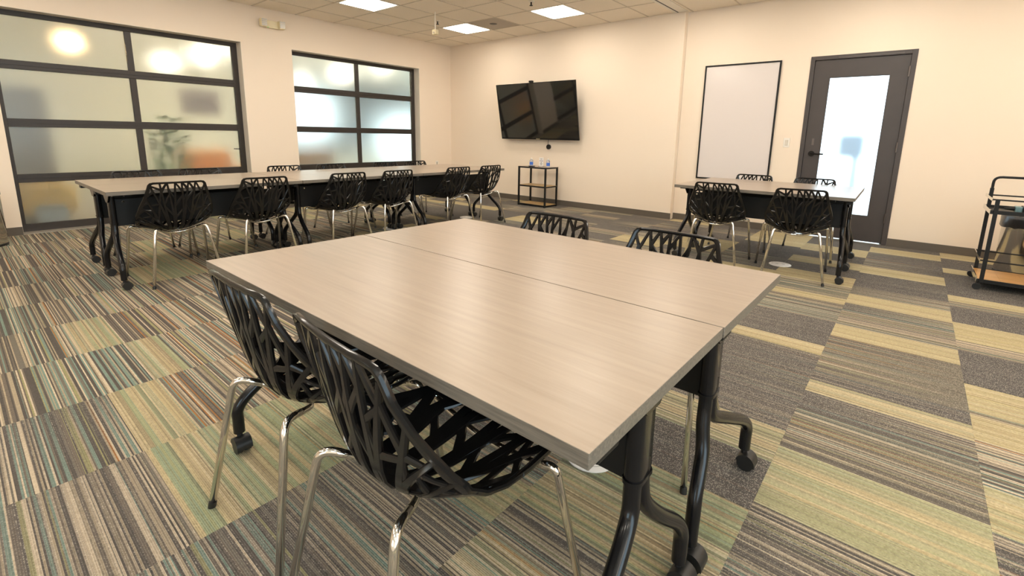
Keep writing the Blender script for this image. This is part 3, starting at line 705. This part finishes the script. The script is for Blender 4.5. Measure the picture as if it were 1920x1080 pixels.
def shell():
    bm = bmesh.new(); rr = random.Random(5)
    loop = OUT + [(-a, b) for a, b in OUT[-2:0:-1]]
    P = loop; n = len(P); rings = []
    for i, (a, b) in enumerate(P):              # rim: closed rounded band
        pa, pb = P[i-1], P[(i+1) % n]; dx, dy = pb[0]-pa[0], pb[1]-pa[1]; L = math.hypot(dx, dy); nx, ny = -dy/L, dx/L
        ins = -1 if (nx*a+ny*(b-.0)) > 0 else 1
        prof = [(0, .0), (.002, .0065), (.010, .0075), (.021, .004), (.022, -.003), (.010, -.0065), (.002, -.006)]
        rings.append([bm.verts.new(S(a+nx*u*ins, b+ny*u*ins, v)) for u, v in prof])
    for i in range(n):
        r0, r1 = rings[i], rings[(i+1) % n]
        for k in range(7): bm.faces.new((r0[k], r0[(k+1) % 7], r1[(k+1) % 7], r1[k]))
    def fan(trunks, w0, w1, tmin, wz, step):
        """trunks: (root, fork point, [rim targets]); branches leave the trunk at the fork"""
        rays = []
        for root, fork, tg in trunks:
            for ta, tb in tg:
                pts = []
                for k in range(9):
                    t = k/8; u = 1-t
                    q = (fork[0]*.75+root[0]*.25, fork[1]*.75+root[1]*.25); q2 = (fork[0]*.6+ta*.4, fork[1]*.6+tb*.4)
                    pts.append(tuple(u**3*root[i]+3*u*u*t*q[i]+3*u*t*t*q2[i]+t**3*(ta, tb)[i] for i in (0, 1)))
                rays.append(pts); bar(bm, pts, [w0+(w1-w0)*k/8 for k in range(9)], th=.011)
        def at(r, t): t = max(0, min(.999, t))*8; k = int(t); f = t-k; p, q = r[k], r[k+1]; return (p[0]+(q[0]-p[0])*f, p[1]+(q[1]-p[1])*f)
        for i in range(len(rays)-1):
            t = tmin+rr.uniform(0, .14); flip = rr.random() < .5
            while t < .90:
                s_, e_ = (rays[i], rays[i+1]) if flip else (rays[i+1], rays[i])
                p = at(s_, t); q = at(e_, min(1, t+rr.uniform(.14, .22)))
                if math.dist(p, q) > .018:
                    w_ = rr.uniform(.85, 1.25)*wz; bar(bm, [p, q], [w_*1.3, w_], th=.009)
                t += rr.uniform(*step)
                if rr.random() < .8: flip = not flip
    back = [((.115, .0), (.16, .04), [(.248, .055), (.246, .118)]), ((.080, .0), (.125, .10), [(.234, .185), (.206, .262)]), ((.045, .0), (.080, .13), [(.174, .345), (.112, .372)]),
            ((.015, .0), (.030, .14), [(.066, .373), (.022, .373)]), ((-.020, .0), (-.035, .12), [(-.020, .373), (-.070, .373)]), ((-.050, .0), (-.085, .14), [(-.115, .372), (-.172, .350)]),
            ((-.082, .0), (-.130, .09), [(-.203, .270), (-.230, .195)]), ((-.115, .0), (-.165, .045), [(-.247, .125), (-.248, .05)])]
    fan(back, .026, .013, .36, .0125, (.18, .27))
    seat = [((.12, -.005), (.16, -.06), [(.236, -.09), (.225, -.20)]), ((.07, -.01), (.11, -.13), [(.205, -.33), (.135, -.400)]), ((.02, -.01), (.035, -.16), [(.075, -.405), (.015, -.405)]),
            ((-.035, -.01), (-.05, -.14), [(-.05, -.405), (-.105, -.404)]), ((-.08, -.01), (-.12, -.12), [(-.165, -.385), (-.218, -.29)]), ((-.12, -.005), (-.16, -.06), [(-.228, -.18), (-.238, -.08)])]
    fan(seat, .040, .025, .30, .019, (.18, .27))
    for s in (-1, 1):                           # closed hips and the closed band at the base of the back
        bar(bm, [(s*.10, .005), (s*.17, .01), (s*.243, .022)], [.05, .065, .085], th=.007)
    bar(bm, [(-.13, -.003), (0, -.008), (.13, -.003)], [.03, .04, .03], th=.0074)
    return bm
def make_chair(label, group):
    t = thing('lattice_chair', label, 'chair', group=group)
    link('seat_shell', shell(), BLACK, t, .55)
    r = .0105
    rf = [(-.120, -.140, .409), (-.065, -.085, .380), (0, -.062, .369), (.065, -.085, .380), (.120, -.140, .409)]
    ff = [(-.205, .164, .400), (-.14, .16, .390), (0, .155, .380), (.14, .16, .390), (.205, .164, .400)]
    link('crossbar', T(smoothpath(rf, 5), r*.95, n=10), CHROME, t, 3)
    link('crossbar', T(smoothpath(ff, 4), r*.95, n=10), CHROME, t, 3)
    for s in (-1, 1):
        for foot, bend, inner in (((s*.232, -.275, .008), (s*.166, -.200, .433), (s*.118, -.138, .408)), ((s*.285, .255, .008), (s*.252, .168, .417), (s*.20, .164, .400))):
            lg = link('leg', T(rounded([foot, bend, inner], .055, 8), r, n=12), CHROME, t, 3)
            f = Vector(foot); u = (Vector(bend)-f).normalized()
            link('foot_cap', T([f-u*.009, f+u*.012], r*1.12, n=12), RUB, lg, .6)
    return t
spots = [
 # x, y, direction the sitter faces (rz: 0 = +y), label
 ((-1.325, .670), 0, 'black lattice chair at the near side of the foreground tables, the left one'),
 ((-.808, .660), math.radians(-4.5), 'black lattice chair closest to the camera, tucked under the foreground table'),
 ((-1.345, 1.690), pi, 'black lattice chair behind the foreground tables, the left one'),
 ((-.735, 1.690), pi, 'black lattice chair behind the foreground tables, the right one'),
 ((-4.475, 1.100), pi/2, 'black lattice chair on the room side of the long row, nearest the camera'),
 ((-4.475, 1.730), pi/2, 'second black lattice chair from the near end, room side of the long row'),
 ((-4.475, 2.510), pi/2, 'third black lattice chair from the near end, room side of the long row'),
 ((-4.475, 3.095), pi/2, 'fourth black lattice chair from the near end, room side of the long row'),
 ((-4.475, 3.975), pi/2, 'fifth black lattice chair from the near end, room side of the long row'),
 ((-4.475, 4.545), pi/2, 'black lattice chair at the far end of the long row, room side'),
 ((-5.335, 1.130), -pi/2, 'black lattice chair on the window side of the long row, nearest the camera'),
 ((-5.335, 1.640), -pi/2, 'second black lattice chair from the near end, window side of the long row'),
 ((-5.335, 2.480), -pi/2, 'third black lattice chair from the near end, window side, before the wall pier'),
 ((-5.335, 3.050), -pi/2, 'fourth black lattice chair from the near end, window side of the long row'),
 ((-5.335, 3.840), -pi/2, 'fifth black lattice chair from the near end, window side of the long row'),
 ((-5.335, 4.340), -pi/2, 'black lattice chair at the far end of the long row, window side'),
 ((-1.395, 4.690), math.radians(7), 'black lattice chair at the camera side of the table by the door, the left one'),
 ((-.730, 4.680), math.radians(11), 'black lattice chair at the camera side of the table by the door, the right one'),
 ((-1.390, 5.645), pi, 'black lattice chair behind the table by the door, in front of the whiteboard'),
 ((-.795, 5.650), pi, 'black lattice chair behind the table by the door, in front of the door'),
]
ch = None
for (x, y), rz, lb in spots:
    g = 'black lattice chairs around the tables'
    if ch is None: ch = make_chair(lb, g); ch.location = (x, y, 0); ch.rotation_euler = (0, 0, rz)
    else: dup(ch, (x, y, 0), rz, lb, g)

# ------------------------------------------------------------------ floor discs
def disc(x, y, lb, r=.095):
    t = thing('floor_disc', lb, 'floor disc', (x, y, 0), .4, 'white floor discs')
    link('plate', Lt([(r, .0002), (r, .004), (r-.004, .006), (.004, .0061)], n=36), DISC, t, .5)
    m_ = bmesh.new(); n = 32
    for k in range(n):
        a, b = 2*pi*k/n, 2*pi*(k+1)/n
        for r0, r1 in ((r*.72, r*.745),): m_.faces.new([m_.verts.new((q*cos(c_), q*sin(c_), .0066)) for q, c_ in ((r0, a), (r1, a), (r1, b), (r0, b))])
    for s in (-1, 1): box(m_, s*.028-.012, s*.028+.012, -.006, .006, .006, .0068)
    link('marking', m_, mat('disc_mark', (.3, .28, .27), .5), t)
disc(-.782, 1.395, 'round white disc on the carpet under the corner of the foreground tables')
disc(-.868, 4.985, 'round white disc on the carpet under the right chair of the table by the door')
disc(-4.93, 3.45, 'round white disc on the carpet under the middle of the long row')
disc(-4.85, 4.68, 'round white disc on the carpet under the far end of the long row')

# ------------------------------------------------------------------ serving cart at the right
t = thing('serving_cart', 'black two tier cart on castors with wooden bottom shelf at the right edge', 'cart', (0, 0, 0))
ax0, ax1, ay0, ay1 = .51, 1.36, 5.26, 5.75
for x in (ax0+.03, ax1-.03):
    for y in (ay0, ay1): link('post', B(x-.013, x+.013, y-.010, y+.010, .065, .745 if y == ay0 else .80, bev=.002), BLKP, t)
link('handle', T(rounded([(ax0+.03, ay1, .79), (ax0+.03, ay1, .895), (ax1-.03, ay1, .895), (ax1-.03, ay1, .79)], .07), .010, n=10), BLKP, t, .8)
for z in (.74, .245):
    for y in (ay0, ay1): link('guard_rail', T([(ax0, y, z), (ax1, y, z)], .006, n=8), BLKP, t, .8)
    if z < .5:
        for y in (ay0, ay1): link('guard_rail', T([(ax0+.43, y, .09), (ax0+.43, y, .64)], .005, n=6), BLKP, t, .8)
    for x in (ax0, ax1): link('end_guard', B(x-.003, x+.003, ay0, ay1, z-.012, z+.012), STEEL, t)
sh_ = bmesh.new(); box(sh_, ax0, ax1, ay0-.003, ay0+.012, .625, .655); box(sh_, ax0, ax1, ay1-.012, ay1+.003, .625, .655); box(sh_, ax0+.004, ax1-.004, ay0+.012, ay1-.012, .628, .634)
link('upper_tray', sh_, BLKP, t)
for x in (ax0, ax1): link('end_guard', B(x-.003, x+.003, ay0, ay1, .625, .66), STEEL, t)
lo = bmesh.new(); box(lo, ax0, ax1, ay0-.003, ay0+.010, .062, .090); box(lo, ax0, ax1, ay1-.010, ay1+.003, .062, .090); box(lo, ax0, ax1, ay0+.01, ay1-.01, .062, .068)
link('lower_frame', lo, BLKP, t)
for x in (ax0, ax1): link('end_guard', B(x-.003, x+.003, ay0, ay1, .062, .105), STEEL, t)
for k in range(6):
    x0 = ax0+.006+k*(ax1-ax0-.012)/6; link('board', B(x0, x0+(ax1-ax0-.012)/6-.001, ay0+.012, ay1-.012, .069, .086), PINE, t)
for x in (ax0+.02, ax1-.02):
    for y in (ay0+.0, ay1):
        cs = bmesh.new(); tube(cs, [(x, y, .062), (x, y, .045)], .008, n=8); tube(cs, [(x-.012, y-.012, .029), (x-.012, y+.012, .029)], .028, n=16); box(cs, x-.028, x+.008, y-.016, y+.016, .04, .05)
        link('castor', cs, RUB, t, .6)
t = thing('marker_case', 'black case with a teal end lying on the upper tray of the cart', 'case', (.80, 5.50, .634))
link('case', B(-.09, .5, -.06, .06, 0, .05, bev=.006), BLKP, t); link('teal_end', B(-.13, -.09, -.05, .05, .003, .045, bev=.004), TEAL, t); link('nozzle', T([(-.13, 0, .025), (-.19, 0, .02)], [.018, .006], n=10), BLKP, t, .8)
t = thing('folder', 'flat pale folder lying across the upper guard rails of the cart', 'folder', (.95, 5.52, .7465))
link('cover', B(-.02, .34, -.24, .258, 0, .004), PAPER, t); link('spine', B(.02, .10, -.12, .2, .004, .010), BLKP, t)

# ------------------------------------------------------------------ waste bins
def bin_(x, y, r, h, lb, bag=True):
    t = thing('waste_bin', lb, 'bin', (x, y, 0))
    link('body', Lt([(r*.97, .015), (r, .03), (r, h-.01), (r+.004, h), (r-.012, h)], n=40), STEEL, t, .5)
    link('base_ring', Lt([(r*1.01, 0), (r*1.01, .022), (r*.98, .024)], n=40), RUB, t, .5)
    if bag:
        bg_ = bmesh.new(); n = 40; rr = random.Random(3); prof = [(h-.085, .012), (h-.05, .016), (h-.01, .014), (h+.022, .008), (h+.03, -.01), (h-.03, -.03)]
        rings = [[bg_.verts.new(((r+o_+rr.uniform(-.004, .006))*cos(2*pi*k/n), (r+o_+rr.uniform(-.004, .006))*sin(2*pi*k/n), z+rr.uniform(-.006, .006))) for k in range(n)] for z, o_ in prof]
        for a, b in zip(rings, rings[1:]):
            for k in range(n): bg_.faces.new((a[k], a[(k+1) % n], b[(k+1) % n], b[k]))
        link('bin_liner', bg_, BAG, t, 3)
    else: link('rim', Lt([(r+.004, h), (r+.004, h+.03), (r-.02, h+.035)], n=40), RUB, t, .5)
    return t
bin_(.93, 6.20, .235, .52, 'steel waste bin with a black bag behind the cart')
bin_(-6.93, .11, .20, .50, 'steel waste bin at the left picture edge against the window wall', bag=False)
